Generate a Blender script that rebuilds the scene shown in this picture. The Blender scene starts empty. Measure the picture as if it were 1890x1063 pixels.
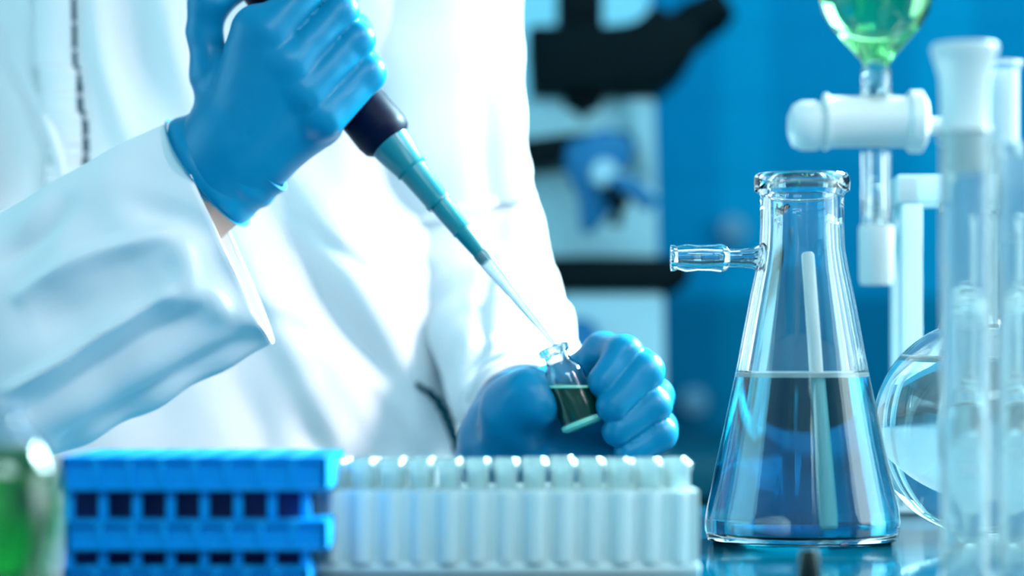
import bpy, bmesh, math, random
import numpy as np
from mathutils import Vector, Matrix

random.seed(7)
rng = np.random.RandomState(7)
scene = bpy.context.scene
COL = scene.collection

# ------------------------------------------------------------------ camera
BENCH = 0.90                 # bench top height
CZ = BENCH + 0.080           # camera height
F = 4462.0                   # focal length in photo pixels (85 mm on 36 mm)
cam_d = bpy.data.cameras.new('camera')
cam_d.lens = 85.0
cam_d.sensor_width = 36.0
cam_d.shift_y = (690 - 531.5) / 1890.0
cam_d.clip_start = 0.05
cam_d.dof.use_dof = True
cam_d.dof.focus_distance = 1.185
cam_d.dof.aperture_fstop = 4.5
cam = bpy.data.objects.new('camera', cam_d)
cam.location = (0, 0, CZ)
cam.rotation_euler = (math.pi / 2, 0, 0)
COL.objects.link(cam)
scene.camera = cam

def P(px, py, Y=1.0):
    """a point at distance Y in the place"""
    return np.array([(px - 945.0) / F * Y, Y, CZ - (py - 690.0) / F * Y])

# ------------------------------------------------------------------ light
vs = scene.view_settings
scene.display_settings.display_device = 'sRGB'
vs.view_transform = 'Standard'
vs.look = 'None'
vs.exposure = 0.08
vs.gamma = 1.0
vs.use_curve_mapping = False
cy = scene.cycles
cy.max_bounces = 18
cy.transmission_bounces = 16
cy.glossy_bounces = 6
cy.diffuse_bounces = 4
cy.transparent_max_bounces = 16
cy.use_denoising = True
cy.caustics_reflective = True
cy.caustics_refractive = True
cy.blur_glossy = 1.0
cy.sample_clamp_indirect = 6.0

w = bpy.data.worlds.new('sky')
scene.world = w
w.use_nodes = True
w.node_tree.nodes['Background'].inputs[0].default_value = (0.25, 0.70, 0.85, 1)
w.node_tree.nodes['Background'].inputs[1].default_value = 0.5

def area(name, loc, target, sx, sy, power, color):
    l = bpy.data.lights.new(name, 'AREA')
    l.shape = 'RECTANGLE'; l.size = sx; l.size_y = sy
    l.energy = power; l.color = color
    o = bpy.data.objects.new(name, l)
    o.location = loc
    d = Vector(target) - Vector(loc)
    o.rotation_euler = d.to_track_quat('-Z', 'Y').to_euler()
    COL.objects.link(o)
    return o
area('window_light_right', (2.35, 1.0, 1.45), (0, 1.1, 1.05), 1.7, 1.4, 30, (0.75, 0.98, 1.0))  # added side light, unseen, giving the glass white edges
area('window_light_left', (-2.35, 1.0, 1.45), (0, 1.1, 1.05), 1.7, 1.4, 22, (0.33, 0.86, 1.0))  # added opposite side light, unseen, for white glass edges and fill
key = area('ceiling_light_front', (1.35, 0.30, 2.15), (0.30, 1.50, 1.04), 0.5, 0.5, 2.5, (1.0, 0.90, 0.94))  # unseen key spot from upper right, beam narrowed to dim the sleeve
key.data.spread = math.radians(30)
bk = area('ceiling_light_back', (1.35, 2.05, 2.0), (0.08, 1.27, 0.96), 0.7, 0.5, 24, (0.60, 0.97, 1.0))  # unseen light from back right, added to rim the fingers
bk.data.spread = math.radians(45)
area('ceiling_light_camera_side', (0.5, -0.9, 2.60), (0.1, 1.3, 0.95), 1.2, 0.6, 31, (0.66, 0.95, 1.0))  # added unseen fill over the camera, brightening rack and coat
area('ceiling_light_counter', (0.8, 2.3, 2.62), (0.8, 3.0, 1.0), 1.6, 0.5, 14, (0.62, 0.95, 1.0))

# ------------------------------------------------------------------ materials
def new_mat(name):
    m = bpy.data.materials.new(name)
    m.use_nodes = True
    return m, m.node_tree, m.node_tree.nodes['Principled BSDF']

def pmat(name, col, rough=0.5, trans=0.0, ior=1.45, metal=0.0, sss=0.0, coat=0.0, sheen=0.0, bump=None, alpha=None,
         vary=None, spec=None):
    m, nt, b = new_mat(name)
    b.inputs['Base Color'].default_value = (*col, 1)
    b.inputs['Roughness'].default_value = rough
    b.inputs['Transmission Weight'].default_value = trans
    b.inputs['IOR'].default_value = ior
    b.inputs['Metallic'].default_value = metal
    if sss:
        b.inputs['Subsurface Weight'].default_value = sss
        b.inputs['Subsurface Radius'].default_value = (0.004, 0.006, 0.008)
        b.inputs['Subsurface Scale'].default_value = 1.0
    b.inputs['Coat Weight'].default_value = coat
    b.inputs['Coat Roughness'].default_value = 0.15
    b.inputs['Sheen Weight'].default_value = sheen
    if spec is not None:
        b.inputs['Specular IOR Level'].default_value = spec
    tc = nt.nodes.new('ShaderNodeTexCoord')
    if bump:
        n = nt.nodes.new('ShaderNodeTexNoise')
        n.inputs['Scale'].default_value = bump[0]
        n.inputs['Detail'].default_value = 4
        bp = nt.nodes.new('ShaderNodeBump')
        bp.inputs['Strength'].default_value = bump[1]
        bp.inputs['Distance'].default_value = bump[2]
        nt.links.new(tc.outputs['Object'], n.inputs['Vector'])
        nt.links.new(n.outputs['Fac'], bp.inputs['Height'])
        nt.links.new(bp.outputs['Normal'], b.inputs['Normal'])
    if vary:
        n = nt.nodes.new('ShaderNodeTexNoise')
        n.inputs['Scale'].default_value = vary[0]
        mx = nt.nodes.new('ShaderNodeMix'); mx.data_type = 'RGBA'
        mx.inputs['A'].default_value = (*col, 1)
        mx.inputs['B'].default_value = (*vary[1], 1)
        nt.links.new(tc.outputs['Object'], n.inputs['Vector'])
        nt.links.new(n.outputs['Fac'], mx.inputs['Factor'])
        nt.links.new(mx.outputs['Result'], b.inputs['Base Color'])
    return m

def liquid_mat(name, col, density, ior=1.34):
    m, nt, b = new_mat(name)
    b.inputs['Base Color'].default_value = (1, 1, 1, 1)
    b.inputs['Roughness'].default_value = 0.0
    b.inputs['Transmission Weight'].default_value = 1.0
    b.inputs['IOR'].default_value = ior
    v = nt.nodes.new('ShaderNodeVolumeAbsorption')
    v.inputs['Color'].default_value = (*col, 1)
    v.inputs['Density'].default_value = density
    nt.links.new(v.outputs[0], nt.nodes['Material Output'].inputs['Volume'])
    return m

M = {}
M['glass'] = pmat('clear_glass', (0.97, 0.99, 1.0), 0.0, 1.0, 1.47)
M['tube_glass'] = pmat('vial_glass', (0.92, 1.0, 1.0), 0.03, 0.82, 1.42)
M['rack_clear'] = pmat('clear_plastic', (0.93, 1.0, 1.0), 0.2, 0.05, 1.40)
M['frosted'] = pmat('frosted_glass', (0.97, 1.0, 1.0), 0.4, 0.25, 1.45)
M['frosted_rack'] = pmat('frosted_rack_plastic', (0.60, 0.84, 0.88), 0.2, 0.45, 1.20)
M['milky_rod'] = pmat('milky_glass', (0.95, 1.0, 1.0), 0.25, 0.1, 1.45)
M['blue_liquid'] = liquid_mat('blue_liquid', (0.0, 0.86, 0.92), 105)
M['green_liquid'] = liquid_mat('green_liquid', (0.40, 0.985, 0.40), 45)
M['dark_green_liquid'] = liquid_mat('dark_green_liquid', (0.30, 0.88, 0.35), 190)
M['vial_liquid'] = pmat('dark_vial_liquid', (0.0, 0.075, 0.035), 0.05, 0.2, 1.34)
M['clear_liquid'] = pmat('clear_liquid', (0.88, 0.97, 1.0), 0.0, 1.0, 1.33)
M['nitrile'] = pmat('nitrile_rubber', (0.0, 0.215, 0.40), 0.36, sss=0.08, bump=(90, 0.12, 0.0006), spec=0.32)
M['coat'] = pmat('coat_cotton', (0.80, 0.78, 0.80), 0.85, sheen=0.15, bump=(700, 0.12, 0.0004))
M['stitch'] = pmat('dark_thread', (0.0, 0.05, 0.08), 0.7, bump=(900, 0.3, 0.0003))
M['skin'] = pmat('skin', (0.62, 0.36, 0.30), 0.5, sss=0.2, bump=(300, 0.2, 0.0004))
M['navy'] = pmat('navy_plastic', (0.0, 0.003, 0.022), 0.45, spec=0.12)
M['teal'] = pmat('teal_plastic', (0.005, 0.20, 0.25), 0.3, bump=(300, 0.05, 0.0002))
M['pale'] = pmat('pale_plastic', (0.75, 0.9, 0.95), 0.3, bump=(300, 0.05, 0.0002))
M['tip'] = pmat('tip_plastic', (0.88, 0.97, 1.0), 0.10, 0.9, 1.40)
M['rack_blue'] = pmat('blue_plastic', (0.0, 0.34, 0.85), 0.4, sss=0.1, vary=(8, (0.0, 0.37, 0.9)), spec=0.2)
M['scope_black'] = pmat('black_enamel', (0.0, 0.006, 0.009), 0.5, spec=0.08)
M['scope_white'] = pmat('pale_enamel', (0.40, 0.72, 0.84), 0.5, spec=0.2)
M['scope_blue'] = pmat('blue_enamel', (0.01, 0.17, 0.38), 0.4, spec=0.2)
M['cabinet'] = pmat('pale_cabinet_paint', (0.30, 0.74, 0.92), 0.6, vary=(3, (0.28, 0.72, 0.90)), spec=0.1)
M['black'] = pmat('black_rubber', (0.002, 0.005, 0.006), 0.5, bump=(500, 0.2, 0.0002))
M['steel'] = pmat('brushed_steel', (0.6, 0.65, 0.7), 0.3, metal=1.0, bump=(300, 0.1, 0.0002))
M['bench'] = pmat('bench_laminate', (0.0, 0.075, 0.13), 0.08, vary=(30, (0.0, 0.09, 0.15)))
M['counter'] = pmat('counter_laminate', (0.0, 0.06, 0.10), 0.4, vary=(12, (0.0, 0.07, 0.11)), spec=0.15)
M['cupboard'] = pmat('cupboard_front', (0.0, 0.03, 0.045), 0.6, vary=(6, (0.0, 0.035, 0.05)), spec=0.1)
M['room_white'] = pmat('wall_paint', (0.80, 0.95, 0.98), 0.8, vary=(4, (0.78, 0.94, 0.97)))
M['ceiling'] = pmat('ceiling_paint', (0.70, 0.86, 0.94), 0.8, vary=(4, (0.66, 0.84, 0.92)))
M['floor'] = pmat('floor_vinyl', (0.10, 0.22, 0.30), 0.4, vary=(5, (0.12, 0.25, 0.33)))
M['white'] = pmat('white_paint', (0.8, 0.86, 0.9), 0.4, vary=(5, (0.78, 0.85, 0.9)))

def wall_material():
    """blue panelled wall: upright strips of two blues with faint level joints"""
    m, nt, b = new_mat('blue_wall_panels')
    b.inputs['Roughness'].default_value = 0.7
    b.inputs['Specular IOR Level'].default_value = 0.02
    tc = nt.nodes.new('ShaderNodeTexCoord')
    sp = nt.nodes.new('ShaderNodeSeparateXYZ')
    nt.links.new(tc.outputs['Object'], sp.inputs[0])
    cr = nt.nodes.new('ShaderNodeValToRGB')
    mr = nt.nodes.new('ShaderNodeMapRange')
    mr.inputs['From Min'].default_value = 0.0
    mr.inputs['From Max'].default_value = 0.8
    nt.links.new(sp.outputs['X'], mr.inputs['Value'])
    nt.links.new(mr.outputs['Result'], cr.inputs['Fac'])
    A = (0.0, 0.25, 0.50, 1); B = (0.0, 0.31, 0.58, 1)
    el = cr.color_ramp.elements
    el[0].position = 0.0; el[0].color = A
    el[1].position = 1.0; el[1].color = A
    for pos, c in ((0.36, A), (0.375, B), (0.445, B), (0.46, A), (0.70, A), (0.72, B), (0.80, B), (0.82, A)):
        e = el.new(pos); e.color = c
    wv = nt.nodes.new('ShaderNodeTexWave')
    wv.bands_direction = 'Z'; wv.inputs['Scale'].default_value = 3.0
    nt.links.new(tc.outputs['Object'], wv.inputs['Vector'])
    mm = nt.nodes.new('ShaderNodeMapRange')
    mm.inputs['From Min'].default_value = 0.0; mm.inputs['From Max'].default_value = 0.06
    mm.inputs['To Min'].default_value = 0.93; mm.inputs['To Max'].default_value = 1.0
    nt.links.new(wv.outputs['Fac'], mm.inputs['Value'])
    mx = nt.nodes.new('ShaderNodeVectorMath'); mx.operation = 'SCALE'
    nt.links.new(cr.outputs['Color'], mx.inputs[0])
    nt.links.new(mm.outputs['Result'], mx.inputs['Scale'])
    # darker band below, lighter blue above
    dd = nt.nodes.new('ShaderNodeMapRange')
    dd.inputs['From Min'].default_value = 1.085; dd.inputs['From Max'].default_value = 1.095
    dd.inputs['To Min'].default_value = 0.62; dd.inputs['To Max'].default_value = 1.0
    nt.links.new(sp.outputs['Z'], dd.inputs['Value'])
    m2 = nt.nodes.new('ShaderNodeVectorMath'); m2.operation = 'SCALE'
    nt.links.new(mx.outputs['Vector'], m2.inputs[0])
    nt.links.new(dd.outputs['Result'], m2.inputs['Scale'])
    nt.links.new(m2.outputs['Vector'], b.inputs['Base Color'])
    return m
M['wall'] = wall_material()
M['knob'] = pmat('dull_knob_paint', (0.16, 0.38, 0.54), 0.6, vary=(5, (0.09, 0.30, 0.46)))
M['hazy_glass'] = pmat('hazy_glass', (0.94, 1.0, 1.0), 0.01, 0.94, 1.47)
M['cylinder_glass'] = pmat('cylinder_glass', (0.95, 1.0, 1.0), 0.01, 0.86, 1.46)
M['pale_green'] = pmat('pale_green_glass', (0.45, 0.95, 0.72), 0.2, 0.2, 1.45)  # pale green painting the bright glints of the vial's rims
M['rack_front'] = pmat('clear_rack_front', (0.92, 1.0, 1.0), 0.10, 0.12, 1.5)
M['pale_liquid'] = pmat('pale_cloudy_liquid', (0.80, 0.98, 1.0), 0.1, 0.12, 1.34)
M['lining'] = pmat('dark_lining', (0.0, 0.06, 0.085), 0.9, bump=(500, 0.1, 0.0003))  # dark teal painting the shade between coat and arm
M['deep_blue'] = pmat('deep_blue_plastic', (0.0, 0.012, 0.10), 0.5, vary=(8, (0.0, 0.016, 0.12)))  # blue darkened to paint shade inside the rack

# ------------------------------------------------------------------ object helpers
BASE = {}

def mesh_obj(name, verts, faces, mat, parent=None, base=None, smooth=True, angle=35):
    """one mesh object; verts are world coordinates, stored relative to the thing's base"""
    if parent is not None:
        b = BASE[parent.name]
    else:
        b = np.array(base if base is not None else (0, 0, 0), float)
    v = np.asarray(verts, float) - b
    me = bpy.data.meshes.new(name)
    me.from_pydata(v.tolist(), [], [list(map(int, f)) for f in faces])
    bm = bmesh.new(); bm.from_mesh(me)
    bmesh.ops.recalc_face_normals(bm, faces=bm.faces)
    if smooth:
        for f in bm.faces: f.smooth = True
        lim = math.radians(angle)
        for e in bm.edges:
            if len(e.link_faces) == 2 and e.calc_face_angle(0) > lim: e.smooth = False
    bm.to_mesh(me); bm.free()
    me.materials.append(mat)
    o = bpy.data.objects.new(name, me)
    COL.objects.link(o)
    if parent is not None:
        o.parent = parent
    else:
        o.location = b
    BASE[o.name] = b
    return o

def thing(name, label, cat, base, group=None):
    o = bpy.data.objects.new(name, None)
    o.empty_display_size = 0.02
    o.location = base
    COL.objects.link(o)
    BASE[o.name] = np.array(base, float)
    return tag(o, label, cat, group)

def tag(o, label, cat, group=None):
    o['label'] = label; o['category'] = cat
    if group: o['group'] = group
    return o

def structure(o):
    o['kind'] = 'structure'
    return o

class Geo:
    def __init__(s): s.v = []; s.f = []
    def add(s, v, f):
        n = len(s.v)
        s.v.extend([tuple(map(float, p)) for p in v]); s.f.extend([[i + n for i in q] for q in f])
        return s
    def box(s, c, size, bevel=0.0, rot=None, taper=1.0, seg=2):
        bm = bmesh.new()
        bmesh.ops.create_cube(bm, size=1.0)
        for v in bm.verts:
            k = taper if v.co.z > 0 else 1.0
            v.co = Vector((v.co.x * size[0] * k, v.co.y * size[1] * k, v.co.z * size[2]))
        if bevel:
            bmesh.ops.bevel(bm, geom=bm.edges[:], offset=bevel, segments=seg, profile=0.5, affect='EDGES')
        R = rot if rot is not None else Matrix.Identity(3)
        vs_ = [tuple(R @ v.co + Vector(c)) for v in bm.verts]
        idx = {v: i for i, v in enumerate(bm.verts)}
        fs = [[idx[v] for v in f.verts] for f in bm.faces]
        bm.free()
        return s.add(vs_, fs)
    def lathe(s, prof, org, axis=(0, 0, 1), n=48, closed=False):
        """prof: list of (r, h) along the axis from org; r = 0 makes a pole; closed joins last to first"""
        ax = Vector(axis).normalized()
        t = Vector((1, 0, 0)) if abs(ax.x) < 0.9 else Vector((0, 1, 0))
        u = ax.cross(t).normalized(); w_ = ax.cross(u)
        org = Vector(org)
        rings = []; vs_ = []; fs = []
        for r, h in prof:
            if r < 1e-7:
                rings.append([len(vs_)]); vs_.append(tuple(org + ax * h))
            else:
                rings.append(list(range(len(vs_), len(vs_) + n)))
                for k in range(n):
                    a = 2 * math.pi * k / n
                    vs_.append(tuple(org + ax * h + (u * math.cos(a) + w_ * math.sin(a)) * r))
        pairs = list(zip(rings, rings[1:])) + ([(rings[-1], rings[0])] if closed else [])
        for A, B in pairs:
            if len(A) == 1 and len(B) == 1: continue
            for k in range(n):
                k2 = (k + 1) % n
                if len(A) == 1: fs.append([A[0], B[k2], B[k]])
                elif len(B) == 1: fs.append([A[k], A[k2], B[0]])
                else: fs.append([A[k], A[k2], B[k2], B[k]])
        if not closed:
            for R_ in (rings[0], rings[-1]):
                if len(R_) > 1: fs.append(list(R_))
        return s.add(vs_, fs)
    def tube(s, pts, radii, n=16, cap=True):
        pts = [Vector(p) for p in pts]
        if not hasattr(radii, '__len__'): radii = [radii] * len(pts)
        tang = []
        for i in range(len(pts)):
            a = pts[max(i - 1, 0)]; b = pts[min(i + 1, len(pts) - 1)]
            tang.append((b - a).normalized())
        ref = Vector((0, 0, 1)) if abs(tang[0].z) < 0.9 else Vector((1, 0, 0))
        vs_ = []; fs = []
        for p, t, r in zip(pts, tang, radii):
            u = t.cross(ref).normalized(); w_ = t.cross(u)
            for k in range(n):
                a = 2 * math.pi * k / n
                vs_.append(tuple(p + (u * math.cos(a) + w_ * math.sin(a)) * r))
        for i in range(len(pts) - 1):
            for k in range(n):
                k2 = (k + 1) % n
                fs.append([i * n + k, i * n + k2, (i + 1) * n + k2, (i + 1) * n + k])
        if cap:
            fs.append(list(range(n))); fs.append(list(range((len(pts) - 1) * n, len(pts) * n)))
        return s.add(vs_, fs)
    def prism(s, outline, y0, y1, bevel=0.0):
        """outline in (x, z), given depth from y0 to y1"""
        bm = bmesh.new()
        vs_ = [bm.verts.new((x, y0, z)) for x, z in outline]
        f = bm.faces.new(vs_)
        r = bmesh.ops.extrude_face_region(bm, geom=[f])
        for v in r['geom']:
            if isinstance(v, bmesh.types.BMVert): v.co.y = y1
        bmesh.ops.recalc_face_normals(bm, faces=bm.faces)
        if bevel:
            bmesh.ops.bevel(bm, geom=bm.edges[:], offset=bevel, segments=3, profile=0.5, affect='EDGES')
        bm.verts.index_update()
        V = [tuple(v.co) for v in bm.verts]
        FF = [[v.index for v in f.verts] for f in bm.faces]
        bm.free()
        return s.add(V, FF)
    def obj(s, name, mat, parent=None, base=None, **k):
        return mesh_obj(name, s.v, s.f, mat, parent, base, **k)

# ------------------------------------------------------------------ implicit surfaces (bodies, hands)
def surface_nets(fn, lo, hi, h):
    lo = np.asarray(lo, float); hi = np.asarray(hi, float)
    n = np.ceil((hi - lo) / h).astype(int) + 1
    ax = [lo[i] + h * np.arange(n[i]) for i in range(3)]
    D = np.empty(n, np.float32)
    for i0 in range(0, n[0], 24):
        X, Y, Z = np.meshgrid(ax[0][i0:i0 + 24], ax[1], ax[2], indexing='ij')
        D[i0:i0 + 24] = fn(X, Y, Z)
    S = D < 0
    c = n - 1
    acc = np.zeros((*c, 3), np.float32); cnt = np.zeros(tuple(c), np.float32)
    cor = [(a, b, d) for a in (0, 1) for b in (0, 1) for d in (0, 1)]
    def sl(o): return tuple(slice(o[i], o[i] + c[i]) for i in range(3))
    for a in cor:
        for k in range(3):
            if a[k] == 1: continue
            b = list(a); b[k] = 1; b = tuple(b)
            da, db = D[sl(a)], D[sl(b)]
            m = (da < 0) != (db < 0)
            t = np.where(m, da / np.where(m, da - db, 1), 0)
            for q in range(3):
                acc[..., q] += np.where(m, a[q] + (t if q == k else 0), 0)
            cnt += m
    act = cnt > 0
    idx = -np.ones(tuple(c), np.int64)
    idx[act] = np.arange(act.sum())
    cell = np.argwhere(act)
    V = lo + h * (cell + acc[act] / cnt[act][:, None])
    faces = []
    for k in range(3):
        o1, o2 = [(1, 2), (0, 2), (0, 1)][k]
        s0 = [slice(None)] * 3; s1 = [slice(None)] * 3
        s0[k] = slice(0, n[k] - 1); s1[k] = slice(1, n[k])
        cr = S[tuple(s0)] != S[tuple(s1)]
        e = np.argwhere(cr)
        e = e[(e[:, o1] > 0) & (e[:, o2] > 0) & (e[:, o1] < n[o1] - 1) & (e[:, o2] < n[o2] - 1)]
        def at(d1, d2):
            q = e.copy(); q[:, o1] += d1; q[:, o2] += d2
            return idx[q[:, 0], q[:, 1], q[:, 2]]
        faces.append(np.stack([at(-1, -1), at(0, -1), at(0, 0), at(-1, 0)], 1))
    return V, np.concatenate(faces)

def cap_sdf(X, Y, Z, a, b, r1, r2):
    a = np.asarray(a, float); b = np.asarray(b, float); ab = b - a
    L = float(ab @ ab) + 1e-12
    t = np.clip(((X - a[0]) * ab[0] + (Y - a[1]) * ab[1] + (Z - a[2]) * ab[2]) / L, 0, 1)
    d = np.sqrt((X - a[0] - t * ab[0]) ** 2 + (Y - a[1] - t * ab[1]) ** 2 + (Z - a[2] - t * ab[2]) ** 2)
    return d - (r1 + (r2 - r1) * t)

def smin(a, b, k):
    h = np.clip(0.5 + 0.5 * (b - a) / k, 0, 1)
    return b + (a - b) * h - k * h * (1 - h)

def chain_sdf(X, Y, Z, pts, rad, k=0.004):
    d = None
    for i in range(len(pts) - 1):
        c = cap_sdf(X, Y, Z, pts[i], pts[i + 1], rad[i], rad[i + 1])
        d = c if d is None else smin(d, c, k)
    return d

def spread(pts, pad):
    p = np.array(pts); return p.min(0) - pad, p.max(0) + pad

def smooth_poly(pts, n=8):
    """Catmull-Rom through the points"""
    pts = [np.array(p, float) for p in pts]
    out = []
    for i in range(len(pts) - 1):
        p0 = pts[max(i - 1, 0)]; p1 = pts[i]; p2 = pts[i + 1]; p3 = pts[min(i + 2, len(pts) - 1)]
        for k in range(n):
            t = k / n
            out.append(0.5 * ((2 * p1) + (-p0 + p2) * t + (2 * p0 - 5 * p1 + 4 * p2 - p3) * t * t + (-p0 + 3 * p1 - 3 * p2 + p3) * t ** 3))
    out.append(pts[-1])
    return out

# ------------------------------------------------------------------ room
def slab(name, lo, hi, mat):
    lo = np.array(lo, float); hi = np.array(hi, float)
    return structure(Geo().box((lo + hi) / 2, hi - lo).obj(name, mat, base=((lo[0] + hi[0]) / 2, (lo[1] + hi[1]) / 2, lo[2]), smooth=False))
slab('floor', (-2.6, -1.6, -0.1), (2.6, 3.5, 0.0), M['floor'])
slab('ceiling', (-2.6, -1.6, 2.7), (2.6, 3.5, 2.8), M['ceiling'])
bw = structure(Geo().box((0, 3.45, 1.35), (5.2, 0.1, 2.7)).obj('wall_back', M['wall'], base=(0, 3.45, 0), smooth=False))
slab('wall_front', (-2.6, -1.7, 0), (2.6, -1.6, 2.7), M['room_white'])
for sgn, nm, num in ((-1, 'left', 1), (1, 'right', 2)):
    g = Geo()
    xc = sgn * 2.55
    g.box((xc, -0.75, 1.35), (0.1, 1.7, 2.7)); g.box((xc, 2.72, 1.35), (0.1, 1.56, 2.7))
    g.box((xc, 1.02, 0.35), (0.1, 1.84, 0.7)); g.box((xc, 1.02, 2.45), (0.1, 1.84, 0.5))
    structure(g.obj('wall_' + nm, M['room_white'], base=(xc, 0.9, 0), smooth=False))
    fr = Geo()  # unseen window frame, added round the side light
    fr.box((xc, 1.02, 0.73), (0.12, 1.84, 0.06), 0.006); fr.box((xc, 1.02, 2.17), (0.12, 1.84, 0.06), 0.006)
    for yy in (0.13, 1.02, 1.91): fr.box((xc, yy, 1.45), (0.12, 0.06, 1.40), 0.006)
    structure(fr.obj('window_%d' % num, M['white'], base=(xc, 1.02, 0.7)))

# workbench and back counter
bench = thing('workbench', 'dark glossy blue workbench under the racks and glassware', 'workbench', (0.2, 0.95, 0))
Geo().box((0.35, 0.97, BENCH - 0.02), (2.6, 0.99, 0.04), 0.004).obj('bench_top', M['bench'], bench)
for xx in (-0.9, 1.6):
    for yy in (0.53, 1.27):
        Geo().box((xx, yy, (BENCH - 0.04) / 2), (0.06, 0.06, BENCH - 0.04), 0.004).obj('leg', M['white'], bench)
ct = thing('back_counter', 'dark blue counter along the back wall, under the microscope', 'counter', (0.6, 2.9, 0))
Geo().box((0.4, 2.85, 0.88), (3.6, 1.04, 0.04), 0.005).obj('countertop', M['counter'], ct)
Geo().box((0.4, 2.88, 0.43), (3.5, 0.96, 0.86), 0.004).obj('cupboard', M['cupboard'], ct)
for i in range(6):
    d = Geo().box((-1.06 + i * 0.584, 2.392, 0.44), (0.56, 0.02, 0.78), 0.004).obj('door', M['cupboard'], ct)
    Geo().box((-1.06 + i * 0.584 + 0.22, 2.374, 0.74), (0.012, 0.014, 0.12), 0.003).obj('handle', M['steel'], d)

# ------------------------------------------------------------------ microscope, at the back
YM = 2.62
def Q(px, py, Y=YM):
    p = P(px, py, Y); return (p[0], p[2])
def outline(pts, Y=YM): return [Q(a, b, Y) for a, b in pts]
mic = thing('microscope', 'black and pale blue laboratory microscope on the back counter', 'microscope', (*P(1110, 0, YM)[:1], YM, BENCH))
foot = [(1030, 545), (1215, 545), (1218, 826), (1022, 826)]
g = Geo().prism(outline(foot), YM - 0.10, YM + 0.14, 0.006); g.obj('base', M['scope_white'], mic)
Geo().prism(outline([(1005, 482), (1240, 482), (1262, 498), (1262, 522), (1240, 545), (1010, 545), (1000, 525)]), YM - 0.11, YM + 0.15, 0.006).obj('lower_stage', M['scope_black'], mic)
Geo().prism(outline([(955, 185), (1205, 185), (1212, 484), (960, 484)]), YM - 0.03, YM + 0.13, 0.006).obj('arm', M['scope_white'], mic)
Geo().prism(outline([(1150, 190), (1203, 190), (1206, 330), (1180, 330)]), YM - 0.045, YM - 0.025, 0.004).obj('side_panel', M['scope_white'], mic)
Geo().prism(outline([(972, 62), (1130, 62), (1170, 55), (1205, 20), (1235, 45), (1292, 70), (1270, 130), (1225, 165), (1205, 182), (1090, 182), (980, 180)]), YM - 0.07, YM + 0.12, 0.008).obj('head', M['scope_black'], mic)
Geo().prism(outline([(1028, -60), (1112, -60), (1112, 66), (1028, 66)]), YM - 0.02, YM + 0.06, 0.006).obj('camera_tube', M['scope_black'], mic)
c0 = Vector(P(1215, 90, YM)); c1 = Vector(P(1335, 12, YM))
for dy in (-0.032, 0.035):
    a = c0 + Vector((0, dy, 0)); b = c1 + Vector((0, dy, 0)); d = (b - a)
    Geo().lathe([(0.0, 0), (0.024, 0), (0.024, d.length * 0.65), (0.021, d.length * 0.66), (0.021, d.length * 0.92), (0.019, d.length), (0.013, d.length), (0.013, d.length - 0.004), (0, d.length - 0.004)], a, d).obj('eyepiece', M['scope_black'], mic)
p = P(1075, 180, YM - 0.02)
Geo().lathe([(0, 0.004), (0.024, 0.004), (0.022, -0.012), (0.012, -0.018), (0.010, -0.026), (0, -0.026)], p).obj('nosepiece', M['scope_black'], mic)
Geo().prism(outline([(935, 282), (1040, 268), (1150, 262), (1160, 300), (1060, 318), (975, 328), (935, 330)]), YM - 0.13, YM + 0.0, 0.004).obj('stage', M['scope_black'], mic)
Geo().prism(outline([(1040, 290), (1110, 262), (1160, 285), (1150, 330), (1110, 345), (1125, 400), (1085, 445), (1065, 445), (1060, 380), (1035, 330)]), YM - 0.16, YM - 0.125, 0.006).obj('condenser', M['scope_blue'], mic)
a = Vector(P(1115, 320, YM - 0.17)); 
Geo().lathe([(0, 0.05), (0.014, 0.05), (0.014, 0.006), (0.012, 0), (0, 0)], a - Vector((0, 0.01, 0)), (0, 1, 0)).obj('lamp_housing', M['scope_white'], mic)
Geo().tube([P(1120, 330, YM - 0.175), P(1165, 345, YM - 0.175), P(1205, 380, YM - 0.17)], [0.006, 0.01, 0.008]).obj('slide_clip', M['scope_blue'], mic)
Geo().tube([P(1120, 345, YM - 0.175), P(1145, 375, YM - 0.175), P(1135, 415, YM - 0.17)], [0.008, 0.010, 0.008]).obj('slide_clip', M['scope_black'], mic)
for yy, rr in ((-0.135, 0.020),):
    Geo().lathe([(0, 0), (rr, 0), (rr, 0.02), (rr * 0.6, 0.024), (rr * 0.6, 0.03), (0, 0.03)], P(1070, 622, YM + yy), (0, 1, 0)).obj('focus_knob', M['scope_blue'], mic)

# pale cabinet standing behind the microscope
cb = thing('storage_cabinet', 'pale blue cabinet standing on the counter behind the microscope', 'cabinet', (P(1010, 0, 3.05)[0], 3.1, BENCH))
x0 = P(800, 0, 3.0)[0]; x1 = P(1200, 0, 3.0)[0]
Geo().box(((x0 + x1) / 2, 3.15, BENCH + 0.36), (x1 - x0, 0.28, 0.72), 0.006).obj('body', M['cabinet'], cb)
d = Geo().box(((x0 + x1) / 2, 3.0, BENCH + 0.36), (x1 - x0 - 0.012, 0.02, 0.70), 0.004).obj('door', M['cabinet'], cb)
Geo().box((x0 + 0.03, 2.982, BENCH + 0.36), (0.012, 0.02, 0.14), 0.003).obj('handle', M['steel'], d)

# two little round white things on the back wall / counter, far out of focus
for (px, py, lab) in ((1352, 425, 'small pale round hook knob on the blue back wall, the upper one'), (1280, 742, 'small pale round hook knob on the blue back wall, the lower one')):
    p = P(px, py, 3.38)
    o = Geo().lathe([(0, 0), (0.012, 0), (0.010, 0.006), (0.008, 0.012), (0.017, 0.016), (0.020, 0.024), (0.016, 0.031), (0, 0.034)], (p[0], 3.40, p[2]), (0, -1, 0)).obj('wall_knob', M['knob'], base=(p[0], 3.40, p[2]))
    tag(o, lab, 'knob')

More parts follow.
